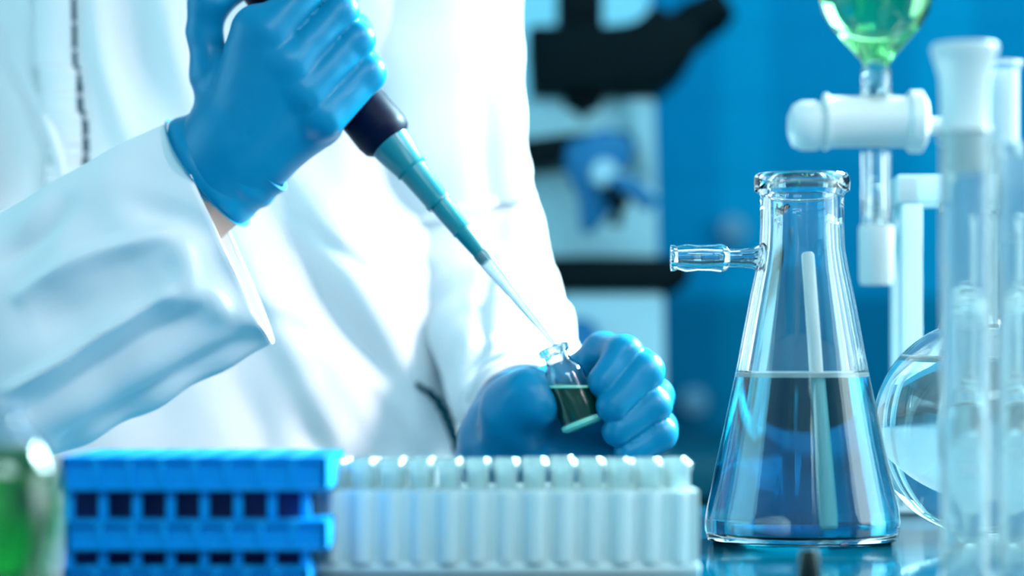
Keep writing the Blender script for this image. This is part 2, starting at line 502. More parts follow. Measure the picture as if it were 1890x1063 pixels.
# ------------------------------------------------------------------ person
person_base = np.array([P(430, 0, 1.64)[0], 1.66, 0.0])
YH = 1.275          # depth of the pipetting hand
def H1(px, py, d=0.0): return P(px, py, YH + d)
YV = 1.27
def H2(px, py, d=0.0): return P(px, py, YV + d)

elbow_r = P(-330, 800, 1.42); wrist_r = H1(392, 335, 0.012)
shoulder_r = np.array([P(-40, 0, 1.62)[0], 1.64, 1.40])
elbow_l = P(893, 610, 1.50); wrist_l = P(955, 790, 1.315)
shoulder_l = np.array([P(810, 0, 1.60)[0], 1.63, 1.40])

arm_r = [shoulder_r + (0, 0, -0.02), P(-300, 420, 1.52), P(-330, 722, 1.375), P(-120, 690, 1.318), P(180, 520, 1.300), wrist_r]
arm_l = [shoulder_l + (0, 0, -0.02), P(808, 150, 1.57), P(838, 400, 1.575), P(905, 590, 1.55), P(955, 735, 1.44), P(972, 790, 1.345), P(950, 815, 1.315)]
hips = [person_base + (sx * 0.09, 0, 0.92) for sx in (-1, 1)]
def body_fn(X, Y, Z):
    b = person_base
    d = None
    for x in (-0.085, 0.0, 0.085):
        c = chain_sdf(X, Y, Z, [b + (x, 0, 0.95), b + (x * 0.9, 0, 1.12), b + (x * 1.15, 0.0, 1.33)], [0.105, 0.09, 0.09], 0.02)
        d = c if d is None else smin(d, c, 0.04)
    for arm, rad in ((arm_r, [0.06, 0.042, 0.034, 0.030, 0.027, 0.026, 0.0262]), (arm_l, [0.06, 0.042, 0.038, 0.034, 0.031, 0.028, 0.0235, 0.022])):
        c = chain_sdf(X, Y, Z, [b + (0, 0, 1.38)] + arm, rad, 0.012)
        d = smin(d, c, 0.04)
    for sx, h in zip((-1, 1), hips):
        c = chain_sdf(X, Y, Z, [h, b + (sx * 0.10, 0.01, 0.50), b + (sx * 0.11, 0.03, 0.075), b + (sx * 0.12, -0.10, 0.035)], [0.085, 0.058, 0.042, 0.033], 0.02)
        d = smin(d, c, 0.04)
    d = smin(d, chain_sdf(X, Y, Z, [b + (0, 0.0, 1.36), b + (0, -0.01, 1.50)], [0.06, 0.055]), 0.04)
    hd = chain_sdf(X, Y, Z, [b + (0, -0.015, 1.625), b + (0, -0.035, 1.555)], [0.088, 0.06], 0.02)
    hd = smin(hd, chain_sdf(X, Y, Z, [b + (0, -0.10, 1.60), b + (0, -0.118, 1.575)], [0.008, 0.012]), 0.015)
    d = smin(d, hd, 0.02)
    return d
V, FC = surface_nets(body_fn, (-0.52, 1.22, -0.02), (0.17, 1.80, 1.76), 0.0065)
person = mesh_obj('person', V, FC, M['skin'], base=person_base)
tag(person, 'person in a white lab coat and blue gloves, pipetting into a small vial', 'person')

# polyline folds -----------------------------------------------------
def fold_field(A, B, folds, sx=1.0):
    """sum of ridges (+) and valleys (-) along polylines in the plane (A, B)"""
    out = np.zeros_like(A)
    for pts, amp, wd in folds:
        pts = smooth_poly([np.array(p, float) for p in pts], 6)
        L = sum(np.linalg.norm(b - a) for a, b in zip(pts, pts[1:])); run = 0
        best = np.full(A.shape, 1e9); tt = np.zeros_like(A)
        for a, b in zip(pts, pts[1:]):
            ab = b - a; l = np.linalg.norm(ab)
            t = np.clip(((A - a[0]) * ab[0] + (B - a[1]) * ab[1]) / (l * l + 1e-12), 0, 1)
            d = np.hypot(A - a[0] - t * ab[0], B - a[1] - t * ab[1])
            m = d < best
            best = np.where(m, d, best); tt = np.where(m, (run + t * l) / L, tt)
            run += l
        env = np.clip(np.sin(np.pi * (0.08 + 0.84 * tt)), 0, 1) ** 0.5
        out += amp * env * np.exp(-(best / wd) ** 2)
    return out

def px_folds(lst, Y, gain=1.35):
    r = []
    for pts, amp, wd in lst:
        r.append(([(P(a, b, Y)[0], P(a, b, Y)[2]) for a, b in pts], amp * 0.001 * gain, wd * 0.001))
    return r

torso_folds = px_folds([
    ([(430, 300), (520, 430), (610, 570), (700, 700), (760, 840)], -9, 13),
    ([(540, 300), (640, 480), (720, 620), (765, 760), (780, 860)], 8, 14),
    ([(510, 330), (570, 420), (720, 530)], -5, 4.5),
    ([(440, 440), (500, 560), (570, 690), (640, 830)], 8, 12),
    ([(470, 540), (560, 590), (620, 690), (700, 800)], 5, 7),
    ([(530, 590), (600, 640), (600, 690)], -4, 6),
    ([(600, 640), (700, 720), (770, 810)], 5, 8),
    ([(790, 370), (806, 480), (808, 600), (806, 700)], -3.5, 2.6),
    ([(770, 380), (785, 520), (780, 700)], 3, 8),
    ([(840, 300), (860, 480), (850, 660)], 5, 12),
    ([(700, 0), (720, 180), (760, 330)], 4, 14),
    ([(800, -40), (830, 150), (880, 330), (890, 480)], -6, 12),
    ([(745, 0), (770, 150), (820, 300)], 4, 10),
    ([(0, 100), (50, 180), (95, 270), (112, 350)], 9, 7),
    ([(-40, 50), (20, 160), (60, 260), (80, 330)], -6, 8),
    ([(20, -20), (80, 90), (115, 200)], 6, 7),
    ([(55, 40), (100, 150), (128, 290)], -6, 6),
    ([(170, -20), (185, 100), (215, 210), (235, 260)], 6, 8),
    ([(230, -40), (250, 100), (300, 220)], -4, 12),
    ([(290, -20), (320, 90), (345, 180)], 5, 10),
    ([(-60, 380), (20, 400), (80, 420)], 7, 8),
    ([(560, 0), (640, 330), (700, 470)], 4, 16),
    ([(430, 700), (470, 790), (490, 880)], -5, 12),
    ([(560, 780), (600, 860)], -5, 10),
], 1.50)

NA, NZ = 420, 330
zz = np.linspace(0.52, 1.45, NZ)
th = np.linspace(0, 2 * np.pi, NA, endpoint=False)
TH, ZZ = np.meshgrid(th, zz)
hw = np.interp(zz, [0.52, 0.75, 0.95, 1.12, 1.25, 1.34, 1.40, 1.43, 1.45], [0.235, 0.215, 0.200, 0.185, 0.190, 0.185, 0.145, 0.10, 0.075])[:, None]
hd_ = np.interp(zz, [0.52, 0.75, 0.95, 1.12, 1.25, 1.34, 1.40, 1.43, 1.45], [0.175, 0.155, 0.140, 0.130, 0.132, 0.120, 0.10, 0.08, 0.07])[:, None]
cs, sn = np.cos(TH), np.sin(TH)
ex = 0.82
X = person_base[0] + hw * np.sign(cs) * np.abs(cs) ** ex
Yy = person_base[1] - 0.02 + hd_ * np.sign(sn) * np.abs(sn) ** ex
front = np.clip(-sn * 1.5, 0, 1)
dsp = fold_field(X, ZZ, torso_folds) * front
dsp += 0.0018 * np.sin(X * 95 + 9 * ZZ + 2 * np.sin(ZZ * 25)) * front + 0.004 * np.sin(TH * 9 + 3 * ZZ) * (1 - front) * np.clip((1.3 - ZZ) * 3, 0, 1)
Yy = Yy - dsp
vt = np.stack([X, Yy, ZZ], -1).reshape(-1, 3)
I = np.arange(NA * NZ).reshape(NZ, NA)
fq = np.stack([I[:-1, :], np.roll(I, -1, 1)[:-1, :], np.roll(I, -1, 1)[1:, :], I[1:, :]], -1).reshape(-1, 4)
coat = mesh_obj('lab_coat', vt, fq, M['coat'], person, angle=80)
sol = coat.modifiers.new('thick', 'SOLIDIFY'); sol.thickness = 0.0015; sol.offset = -1

def torso_front(px, py, Y=1.50):
    """the coat's own surface point nearest the sight of (px, py)"""
    q = P(px, py, Y)
    m = (vt[:, 1] < person_base[1])
    d = (vt[:, 0] - q[0]) ** 2 + (vt[:, 2] - q[2]) ** 2 + np.where(m, 0, 9)
    return vt[np.argmin(d)].copy()

# dark stitched edge of the coat opening and the overlapping placket
edge_px = smooth_poly([(112, -420), (118, -230), (124, -60), (127, 40), (134, 120), (142, 190), (147, 250), (149, 300), (144, 345)], 10)
pl = [torso_front(a, b) for a, b in edge_px]
pl = [p + (0, -0.0008, 0) for p in pl]
g = Geo()
for i in range(0, len(pl) - 1):
    if i % 6 != 5:
        wdt = 0.0013 if i < 44 else 0.0021
        if i >= 70: wdt = 0.0010
        g.tube([pl[i] - (0, 0, 0), pl[i + 1]], wdt, 8)
g.obj('stitching', M['stitch'], coat)
g = Geo()
vv = []; ff = []
for i, p in enumerate(pl):
    for k, (dx, dy) in enumerate(((-0.0015, -0.0008), (-0.0015, -0.0028), (-0.010, -0.0040), (-0.024, -0.0020), (-0.026, 0.003))):
        vv.append(p + (dx, dy, 0))
for i in range(len(pl) - 1):
    for k in range(4):
        ff.append([i * 5 + k, i * 5 + k + 1, (i + 1) * 5 + k + 1, (i + 1) * 5 + k])
o = Geo().add(vv, ff).obj('placket', M['coat'], coat, angle=80)
o.modifiers.new('thick', 'SOLIDIFY').thickness = 0.0012
# dark strip on the coat front painting the deep shade beside the arm
shade_geo = Geo()
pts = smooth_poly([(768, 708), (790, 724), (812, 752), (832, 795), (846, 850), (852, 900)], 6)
shade_pts = [torso_front(a, b) + (0, -0.001, 0) for a, b in pts]
nk = len(shade_pts := [torso_front(a, b) for a, b in pts])
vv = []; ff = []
for i, p in enumerate(shade_pts):
    t_ = (shade_pts[min(i + 1, nk - 1)] - shade_pts[max(i - 1, 0)]); t_ = t_ / np.linalg.norm(t_)
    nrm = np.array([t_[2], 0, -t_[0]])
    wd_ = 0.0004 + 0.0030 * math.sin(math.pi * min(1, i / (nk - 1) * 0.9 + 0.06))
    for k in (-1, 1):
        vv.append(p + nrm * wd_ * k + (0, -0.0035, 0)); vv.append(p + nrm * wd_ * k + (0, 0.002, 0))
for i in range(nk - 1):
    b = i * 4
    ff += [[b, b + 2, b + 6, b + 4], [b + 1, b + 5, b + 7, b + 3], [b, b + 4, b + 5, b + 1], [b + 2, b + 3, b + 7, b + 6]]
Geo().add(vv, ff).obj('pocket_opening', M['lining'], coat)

def sleeve(name, path, ra, rb, up, folds, mat, parent, nl=150, na=160, tilt=None, thick=0.0014, wr=0.0012, seed=0):
    """loose cloth tube: path points (elbow to cuff), ra across 'up', rb in the other direction"""
    path = smooth_poly(path, 40)
    path = np.array(path)
    seg = np.r_[0, np.cumsum(np.linalg.norm(np.diff(path, axis=0), axis=1))]
    s = np.linspace(0, seg[-1], nl)
    C = np.stack([np.interp(s, seg, path[:, i]) for i in range(3)], 1)
    T = np.gradient(C, axis=0); T /= np.linalg.norm(T, axis=1)[:, None]
    u = np.array(up, float)
    U = u - (T @ u)[:, None] * T; U /= np.linalg.norm(U, axis=1)[:, None]
    W = np.cross(T, U)
    a = np.linspace(0, 2 * np.pi, na, endpoint=False)
    t = s / seg[-1]
    RA = np.interp(t, *ra)[:, None]; RB = np.interp(t, *rb)[:, None]
    A2, S2 = np.meshgrid(a, s); T2 = S2 / seg[-1]
    disp = fold_field(A2 * 0.05, S2, [([(x * 0.05, y * seg[-1]) for x, y in pts], am, wd) for pts, am, wd in folds])
    ph = seed
    disp += wr * (np.sin(S2 * 150 + 1.5 * np.sin(A2 * 2 + ph)) * (0.4 + 0.6 * np.sin(A2 * 1.5 + ph) ** 2) + 0.7 * np.sin(A2 * 5 + S2 * 40 + ph))
    disp *= np.clip((1.0 - T2) * 12 + 0.25, 0, 1)
    ca, sa = np.cos(A2), np.sin(A2)
    off = (RA + disp) * ca
    off2 = (RB + disp) * sa
    PT = C[:, None, :] + off[..., None] * U[:, None, :] + off2[..., None] * W[:, None, :]
    if tilt is not None:      # slant the cuff end
        PT = PT + (tilt * np.clip((T2 - 0.6) / 0.4, 0, 1) * ca)[..., None] * T[:, None, :]
    v = PT.reshape(-1, 3)
    I = np.arange(nl * na).reshape(nl, na)
    f = np.stack([I[:-1], np.roll(I, -1, 1)[:-1], np.roll(I, -1, 1)[1:], I[1:]], -1).reshape(-1, 4)
    o = mesh_obj(name, v, f, mat, parent, angle=80)
    m = o.modifiers.new('thick', 'SOLIDIFY'); m.thickness = thick; m.offset = -1
    return o, PT

# wide sleeve of the pipetting arm. Angle 0 = 'up' (upper left), pi/2 .. measured round; 3pi/2 or pi/2 faces the viewer
M['coat_sleeve'] = M['coat']
sl1, PT1 = sleeve('sleeve', [shoulder_r + (-0.02, 0.02, 0.0), P(-300, 420, 1.52), P(-340, 722, 1.375), P(-120, 690, 1.31), P(180, 552, 1.290), P(413, 430, 1.288)],
    ([0, 0.3, 0.55, 0.8, 1.0], [0.072, 0.060, 0.062, 0.066, 0.0645]),
    ([0, 0.3, 0.55, 0.8, 1.0], [0.070, 0.060, 0.052, 0.044, 0.0345]),
    (-0.35, 0, 0.93),
    [], M['coat'], coat, nl=260, na=200, wr=0.0012, tilt=0.004)
# sleeve of the arm holding the vial
sl2, PT2 = sleeve('sleeve', [shoulder_l + (-0.02, 0.02, 0.02), P(808, 150, 1.56), P(850, 400, 1.575), P(915, 590, 1.545), P(960, 728, 1.44), P(979, 784, 1.335)],
    ([0, 0.25, 0.5, 0.75, 1.0], [0.066, 0.060, 0.052, 0.043, 0.0340]),
    ([0, 0.25, 0.5, 0.75, 1.0], [0.066, 0.058, 0.050, 0.043, 0.0335]),
    (-0.9, 0, 0.4),
    [], M['coat'], coat, nl=240, na=180, wr=0.0016, seed=1.3)

# fold the sleeve cloth by nearness to lines in the place (front side only)
def fold_mesh(o, folds, Y, axis_dir, front_of):
    me = o.data
    n = len(me.vertices); co = np.empty(n * 3); me.vertices.foreach_get('co', co); co = co.reshape(-1, 3)
    b = BASE[person.name]
    wco = co + b
    nr = np.empty(n * 3); me.vertices.foreach_get('normal', nr); nr = nr.reshape(-1, 3)
    # project along the sight line for depth-independence of the pattern
    k = Y / wco[:, 1]
    A = wco[:, 0] * k; B = CZ + (wco[:, 2] - CZ) * k
    d = fold_field(A, B, px_folds(folds, Y, 1.5))
    fr = np.clip(-nr[:, 1] * 2.5, 0, 1)
    co = co + nr * (d * fr)[:, None]
    me.vertices.foreach_set('co', co.ravel()); me.update()
fold_mesh(sl1, [
    ([(20, 720), (110, 665), (200, 605), (310, 540)], 6, 3.8),
    ([(40, 545), (130, 490), (230, 455), (300, 430)], 6, 5),
    ([(60, 600), (140, 570), (230, 510)], -6, 14),
    ([(60, 760), (160, 700), (280, 620), (380, 560)], -6, 7),
    ([(0, 480), (60, 440), (120, 380)], -5, 6),
    ([(330, 430), (345, 500), (310, 540)], 5, 9),
    ([(250, 380), (310, 400), (380, 430)], -4, 8),
    ([(340, 560), (400, 560), (460, 590)], 5, 9),
    ([(120, 820), (260, 740), (400, 660), (470, 625)], -5, 6),
    ([(60, 400), (180, 330), (300, 250)], 3, 12),
    ([(400, 480), (430, 540), (440, 600)], -3, 7),
], 1.30, None, None)
fold_mesh(sl2, [
    ([(905, 480), (892, 560), (880, 640), (862, 740)], -5, 4.5),
    ([(895, 610), (950, 595), (1010, 585)], -5, 5),
    ([(880, 680), (930, 640), (990, 625)], -5, 5),
    ([(890, 570), (960, 555), (1040, 575)], 6, 7),
    ([(870, 720), (920, 670), (980, 650)], 6, 6),
    ([(930, 100), (940, 250), (930, 400)], 4, 9),
    ([(900, 150), (905, 300), (920, 450)], -5, 9),
    ([(960, 350), (950, 440), (905, 500)], 5, 7),
    ([(865, 800), (890, 740), (930, 700)], -3, 5),
], 1.42, None, None)

# ------------------------------------------------------------------ gloves
def wrinkle(X, Y, Z, k):
    return k * (np.sin(X * 260 + 3 * np.sin(Z * 120)) * np.sin(Z * 230 + 2 * np.sin(X * 150) + Y * 90))

R1 = {
 'index': ([H1(500, 62, -0.020), H1(585, -38, -0.012), H1(590, -62, 0.022), H1(545, -20, 0.036)], [0.0125, 0.0102, 0.0090, 0.0082]),
 'middle': ([H1(538, 120, -0.020), H1(628, 22, -0.010), H1(628, 2, 0.026), H1(585, 45, 0.038)], [0.0120, 0.0093, 0.0088, 0.0082]),
 'ring': ([H1(565, 172, -0.018), H1(658, 74, -0.008), H1(655, 55, 0.026), H1(612, 98, 0.038)], [0.0118, 0.0092, 0.0086, 0.0080]),
 'pinky': ([H1(596, 215, -0.014), H1(676, 136, -0.004), H1(670, 118, 0.026), H1(630, 155, 0.036)], [0.0122, 0.0099, 0.0088, 0.0078]),
}
def glove1_fn(X, Y, Z):
    palm = None
    wr = H1(445, 262, 0.004)
    for e, r in ((H1(478, 60, -0.016), 0.0150), (H1(520, 120, -0.016), 0.0155), (H1(545, 165, -0.012), 0.0155), (H1(575, 215, -0.006), 0.0150)):
        c = cap_sdf(X, Y, Z, wr, e, 0.0235, r)
        palm = c if palm is None else smin(palm, c, 0.010)
    palm = smin(palm, cap_sdf(X, Y, Z, H1(430, 280, 0.010), H1(400, 318, 0.012), 0.027, 0.029), 0.012)
    palm = smin(palm, cap_sdf(X, Y, Z, H1(500, 255, 0.006), H1(585, 225, 0.004), 0.020, 0.0135), 0.010)
    fingers = None
    for nm in ('index', 'middle', 'ring', 'pinky'):
        pts, rd = R1[nm]
        c = chain_sdf(X, Y, Z, pts, rd, 0.004)
        fingers = c if fingers is None else smin(fingers, c, 0.0006)
    d = smin(palm, fingers, 0.0045)
    th = chain_sdf(X, Y, Z, [H1(432, 215, 0.006), H1(394, 140, 0.006), H1(377, 60, 0.006), H1(385, 8, 0.004), H1(432, -22, 0.010)], [0.019, 0.0115, 0.0085, 0.0100, 0.0085], 0.006)
    d = smin(d, th, 0.007)
    return d + wrinkle(X, Y, Z, 0.00012)
allp = [p for pts, r in R1.values() for p in pts] + [H1(345, 330, 0), H1(540, 300, 0), H1(377, 60, 0)]
lo, hi = spread(allp, 0.042)
V, FC = surface_nets(glove1_fn, lo, hi, 0.0014)
glove1 = mesh_obj('glove', V, FC, M['nitrile'], person)
glove1['label'] = 'blue nitrile glove gripping the pipette'

def cuff(name, c0, c1, ra0, rb0, ra1, rb1, up, parent, bead=0.0022, slant=0.0, na=96, nl=22, lum=0.001, reach=0):
    c0 = np.array(c0); c1 = np.array(c1); T = (c1 - c0); L = np.linalg.norm(T); T = T / L
    u = np.array(up, float); U = u - (u @ T) * T; U /= np.linalg.norm(U); W = np.cross(T, U)
    g = Geo(); vv = []; ff = []
    # outer then turned inside, closed section
    prof = []
    for i in range(nl):
        t = i / (nl - 1)
        prof.append((t, 0.0 + 0.0006 * math.sin(t * 14)))
    prof_out = [(t, d) for t, d in prof]
    prof_in = [(t, -0.0016) for t, d in reversed(prof)]
    full = [(-0.0, -0.0008)] + prof_out + [(1.0, -0.0008)] + prof_in
    full[1:1] = [(-0.012, bead * 0.6), (0.01, bead)]
    for t, d in full:
        for k in range(na):
            a = 2 * math.pi * k / na
            ra = ra0 + (ra1 - ra0) * t + d + lum * math.sin(3 * a + 1 + 4 * t); rb = rb0 + (rb1 - rb0) * t + d + lum * math.sin(2 * a + 5 * t)
            s_ = slant * math.cos(a) * (1 - t)
            vv.append(c0 + T * (L * t + s_) + U * ra * math.cos(a) + W * rb * math.sin(a))
    m = len(full)
    for i in range(m):
        j = (i + 1) % m
        for k in range(na):
            k2 = (k + 1) % na
            ff.append([i * na + k, i * na + k2, j * na + k2, j * na + k])
    return g.add(vv, ff).obj(name, M['nitrile'], parent, angle=60)
cuff('glove_cuff', H1(384, 322, 0.012), H1(462, 262, 0.006), 0.0330, 0.0300, 0.0300, 0.0270, (-0.46, 0, 0.88), glove1, slant=0.0)
cuff('glove_cuff', H1(424, 290, 0.009), H1(486, 238, 0.004), 0.0292, 0.0262, 0.0240, 0.0235, (-0.46, 0, 0.88), glove1, bead=0.0014)

R2 = {
 'index': ([H2(1062, 705, 0.034), H2(1112, 648, 0.014), H2(1152, 652, -0.008), H2(1112, 706, -0.016)], [0.0120, 0.0098, 0.0092, 0.0082]),
 'middle': ([H2(1105, 735, 0.040), H2(1178, 678, 0.014), H2(1190, 686, -0.010), H2(1130, 750, -0.020)], [0.0120, 0.0102, 0.0100, 0.0088]),
 'ring': ([H2(1130, 775, 0.038), H2(1208, 732, 0.014), H2(1204, 748, -0.010), H2(1140, 795, -0.018)], [0.0120, 0.0100, 0.0096, 0.0084]),
 'pinky': ([H2(1140, 820, 0.034), H2(1217, 790, 0.012), H2(1218, 800, -0.008), H2(1160, 838, -0.014)], [0.0115, 0.0092, 0.0088, 0.0078]),
}
def glove2_fn(X, Y, Z):
    palm = None
    wr = H2(945, 815, 0.040)
    for e, r in ((H2(1050, 712, 0.028), 0.0125), (H2(1095, 742, 0.034), 0.0130), (H2(1120, 785, 0.034), 0.0130), (H2(1135, 830, 0.032), 0.0125)):
        c = cap_sdf(X, Y, Z, wr, e, 0.0215, r)
        palm = c if palm is None else smin(palm, c, 0.010)
    palm = smin(palm, cap_sdf(X, Y, Z, H2(955, 830, 0.02), H2(1120, 860, 0.018), 0.017, 0.011), 0.010)
    palm = smin(palm, cap_sdf(X, Y, Z, H2(935, 835, 0.036), H2(925, 850, 0.062), 0.0240, 0.0255), 0.010)
    palm = smin(palm, chain_sdf(X, Y, Z, [wr, H2(972, 787, 0.058), H2(976, 775, 0.088)], [0.0235, 0.0310, 0.0315], 0.006), 0.012)
    fingers = None
    for nm in ('index', 'middle', 'ring', 'pinky'):
        pts, rd = R2[nm]
        c = chain_sdf(X, Y, Z, pts, rd, 0.004)
        fingers = c if fingers is None else smin(fingers, c, 0.0006)
    d = smin(palm, fingers, 0.006)
    th = chain_sdf(X, Y, Z, [H2(945, 820, 0.018), H2(948, 760, 0.004), H2(978, 730, -0.008), H2(1000, 752, -0.014)], [0.019, 0.0155, 0.0118, 0.0086], 0.012)
    th = smin(th, cap_sdf(X, Y, Z, H2(962, 742, 0.006), H2(1045, 702, 0.022), 0.014, 0.012), 0.008)
    d = smin(d, th, 0.005)
    return d + wrinkle(X, Y, Z, 0.00016)
allp = [p for pts, r in R2.values() for p in pts] + [H2(900, 860, 0.045), H2(945, 740, -0.01), H2(965, 785, 0.085)]
lo, hi = spread(allp, 0.036)
V, FC = surface_nets(glove2_fn, lo, hi, 0.0014)
glove2 = mesh_obj('glove', V, FC, M['nitrile'], person)
glove2['label'] = 'blue nitrile glove holding the vial'

# ------------------------------------------------------------------ micropipette
PY = YH + 0.010
tip_pt = Vector(P(1040, 655, YV - 0.008)); up_pt = Vector(P(672, 205, PY))
pd = (tip_pt - up_pt).normalized()
def along(px, py):
    q = Vector(P(px, py, PY)); return (q - up_pt).dot(pd)
pip = thing('micropipette', 'navy and teal handheld pipette gripped by the upper glove, tip in the vial', 'pipette', tuple(up_pt))
hs = along(722, 268)
Geo().lathe([(0, -0.100), (0.009, -0.100), (0.012, -0.096), (0.0135, -0.07), (0.0138, -0.02), (0.0148, 0.0), (0.0150, hs - 0.008), (0.0140, hs - 0.003), (0.011, hs), (0, hs)], up_pt, pd).obj('grip', M['navy'], pip)
Geo().lathe([(0, -0.118), (0.0075, -0.118), (0.0085, -0.114), (0.0085, -0.111), (0.0035, -0.109), (0.0035, -0.098), (0, -0.098)], up_pt, pd).obj('plunger', M['navy'], pip)
h1 = along(815, 378); h2 = along(906, 490)
Geo().lathe([(0, hs - 0.002), (0.0115, hs - 0.002), (0.0108, hs + 0.004), (0.0088, hs + 0.4 * (h1 - hs)), (0.0090, hs + 0.43 * (h1 - hs)), (0.0078, hs + 0.46 * (h1 - hs)), (0.0069, h1 - 0.003), (0.0074, h1 - 0.001), (0.0070, h1 + 0.001), (0, h1 + 0.001)], up_pt, pd).obj('barrel', M['teal'], pip)
Geo().lathe([(0, h1), (0.0058, h1), (0.0052, h1 + 0.45 * (h2 - h1)), (0.0055, h1 + 0.47 * (h2 - h1)), (0.0048, h1 + 0.5 * (h2 - h1)), (0.0036, h2 - 0.001), (0.0030, h2), (0, h2)], up_pt, pd).obj('nozzle', M['teal'], pip)
L = (tip_pt - up_pt).length
Geo().lathe([(0.0038, h2 - 0.006), (0.0044, h2 - 0.006), (0.0042, h2 + 0.004), (0.0030, h2 + 0.35 * (L - h2)), (0.0026, h2 + 0.5 * (L - h2)), (0.0009, L), (0.0005, L), (0.0018, h2 + 0.5 * (L - h2)), (0.0034, h2 + 0.002)], up_pt, pd, closed=True).obj('disposable_tip', M['tip'], pip)

# ------------------------------------------------------------------ vial in the hand
vb = Vector(P(1078, 788, YV - 0.014)); vt_ = Vector(P(1020, 640, YV - 0.010)); vd = (vt_ - vb).normalized(); VL = (vt_ - vb).length
vial = thing('glass_vial', 'small tilted glass vial of dark green liquid held between gloved fingers', 'vial', tuple(vb))
R = 0.0112
Geo().lathe([(0, 0), (R - 0.002, 0), (R, 0.002), (R, VL * 0.62), (R - 0.001, VL * 0.70), (0.0066, VL * 0.80), (0.0064, VL * 0.90), (0.0084, VL * 0.92), (0.0086, VL * 0.985), (0.0078, VL), (0.0062, VL), (0.0054, VL * 0.9), (0.0056, VL * 0.8), (R - 0.0022, VL * 0.69), (R - 0.0014, VL * 0.6), (R - 0.0014, 0.0035), (R - 0.004, 0.0020), (0, 0.0020)], vb, vd, 48).obj('glass_body', M['glass'], vial)
def vliq(frac0, frac1, r, name, mat):
    # liquid whose top stays level though the vial leans
    n = 40; u = vd.cross(Vector((0, 1, 0))).normalized(); w_ = vd.cross(u)
    zc = (vb + vd * VL * frac1).z
    vv = []; ff = []
    c_lo = vb + vd * (VL * frac0)
    for k in range(n):
        a = 2 * math.pi * k / n; o_ = (u * math.cos(a) + w_ * math.sin(a)) * r
        vv.append(tuple(c_lo + o_ * 0.92))
    for k in range(n):
        a = 2 * math.pi * k / n; o_ = (u * math.cos(a) + w_ * math.sin(a)) * r
        vv.append(tuple(c_lo + o_ + vd * 0.0015))
    for k in range(n):
        a = 2 * math.pi * k / n; o_ = (u * math.cos(a) + w_ * math.sin(a)) * r
        b0 = c_lo + o_; t = (zc - b0.z) / vd.z
        vv.append(tuple(b0 + vd * t))
    for q in (0, n):
        for k in range(n): ff.append([q + k, q + (k + 1) % n, q + n + (k + 1) % n, q + n + k])
    ff.append(list(range(n))); ff.append(list(range(2 * n, 3 * n)))
    return Geo().add(vv, ff).obj(name, mat, vial)
vliq(0.075, 0.50, R - 0.0012, 'liquid', M['vial_liquid'])
Geo().lathe([(0, 0.0), (R - 0.002, 0), (R + 0.0002, 0.0014), (R + 0.0002, 0.0034), (R - 0.0014, 0.0040), (0, 0.0036)], vb, vd, 48).obj('thick_base', M['pale_green'], vial)  # pale base painting the bright rim of the thick glass
# pale ring painting the glint where the liquid meets the glass
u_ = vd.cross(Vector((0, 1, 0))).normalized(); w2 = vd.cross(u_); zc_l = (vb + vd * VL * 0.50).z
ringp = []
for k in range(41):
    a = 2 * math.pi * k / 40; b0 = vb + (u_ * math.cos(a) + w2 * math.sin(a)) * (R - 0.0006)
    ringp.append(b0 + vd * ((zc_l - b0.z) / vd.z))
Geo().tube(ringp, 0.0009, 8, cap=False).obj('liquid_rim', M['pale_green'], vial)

# ------------------------------------------------------------------ side-arm flask
YF = 1.15; K = YF / F
fx = P(1480, 0, YF)[0]
def flask_h(py): return CZ - (py - 690) * K - BENCH
bot = 0.0
prof_out = [(0.0, bot + 0.0012), (0.030, bot + 0.0008), (164 * K, bot), (174 * K, bot + 0.0012), (179 * K, flask_h(978)), (180 * K, flask_h(962)), (177 * K, flask_h(940)), (168 * K, flask_h(900)), (145 * K, flask_h(795)), (123 * K, flask_h(690)), (108 * K, flask_h(610)), (96 * K, flask_h(545)), (86 * K, flask_h(500)), (79 * K, flask_h(460)), (77 * K, flask_h(420)), (77 * K, flask_h(362)), (80 * K, flask_h(357)), (88 * K, flask_h(352)), (89 * K, flask_h(338)), (88 * K, flask_h(326)), (84 * K, flask_h(321))]
prof_in = [(76 * K, flask_h(321)), (68 * K, flask_h(330)), (63 * K, flask_h(355)), (63 * K, flask_h(420)), (65 * K, flask_h(460)), (71 * K, flask_h(500)), (80 * K, flask_h(545)), (92 * K, flask_h(610)), (107 * K, flask_h(690)), (130 * K, flask_h(795)), (153 * K, flask_h(900)), (163 * K, flask_h(940)), (167 * K, flask_h(960)), (164 * K, flask_h(980)), (150 * K, bot + 0.0045), (0.02, bot + 0.0035), (0.0, bot + 0.0032)]
fl = thing('filter_flask', 'conical side-arm flask half full of blue liquid, right of the clear rack', 'flask', (fx, YF, BENCH))
def dense(pr, m=3):
    q = smooth_poly([np.array(p, float) for p in pr], m)
    return [(max(0.0, float(a)), float(b)) for a, b in q]
body = prof_out + prof_in
Geo().lathe(body, (fx, YF, BENCH), n=96).obj('flask_body', M['glass'], fl)
liq = [(0.0, bot + 0.0036)] + [(0.02, bot + 0.0039), (149.5 * K, bot + 0.0048), (164.8 * K, flask_h(979)), (167.8 * K, flask_h(960)), (163.8 * K, flask_h(940)), (153.8 * K, flask_h(900)), (130.8 * K, flask_h(795)), (108.4 * K, flask_h(693)), (107.2 * K, flask_h(686)), (105 * K, flask_h(691)), (102 * K, flask_h(698.4)), (96 * K, flask_h(698.6)), (0, flask_h(698.6))]
Geo().lathe(liq, (fx, YF, BENCH), n=96).obj('liquid', M['blue_liquid'], fl)
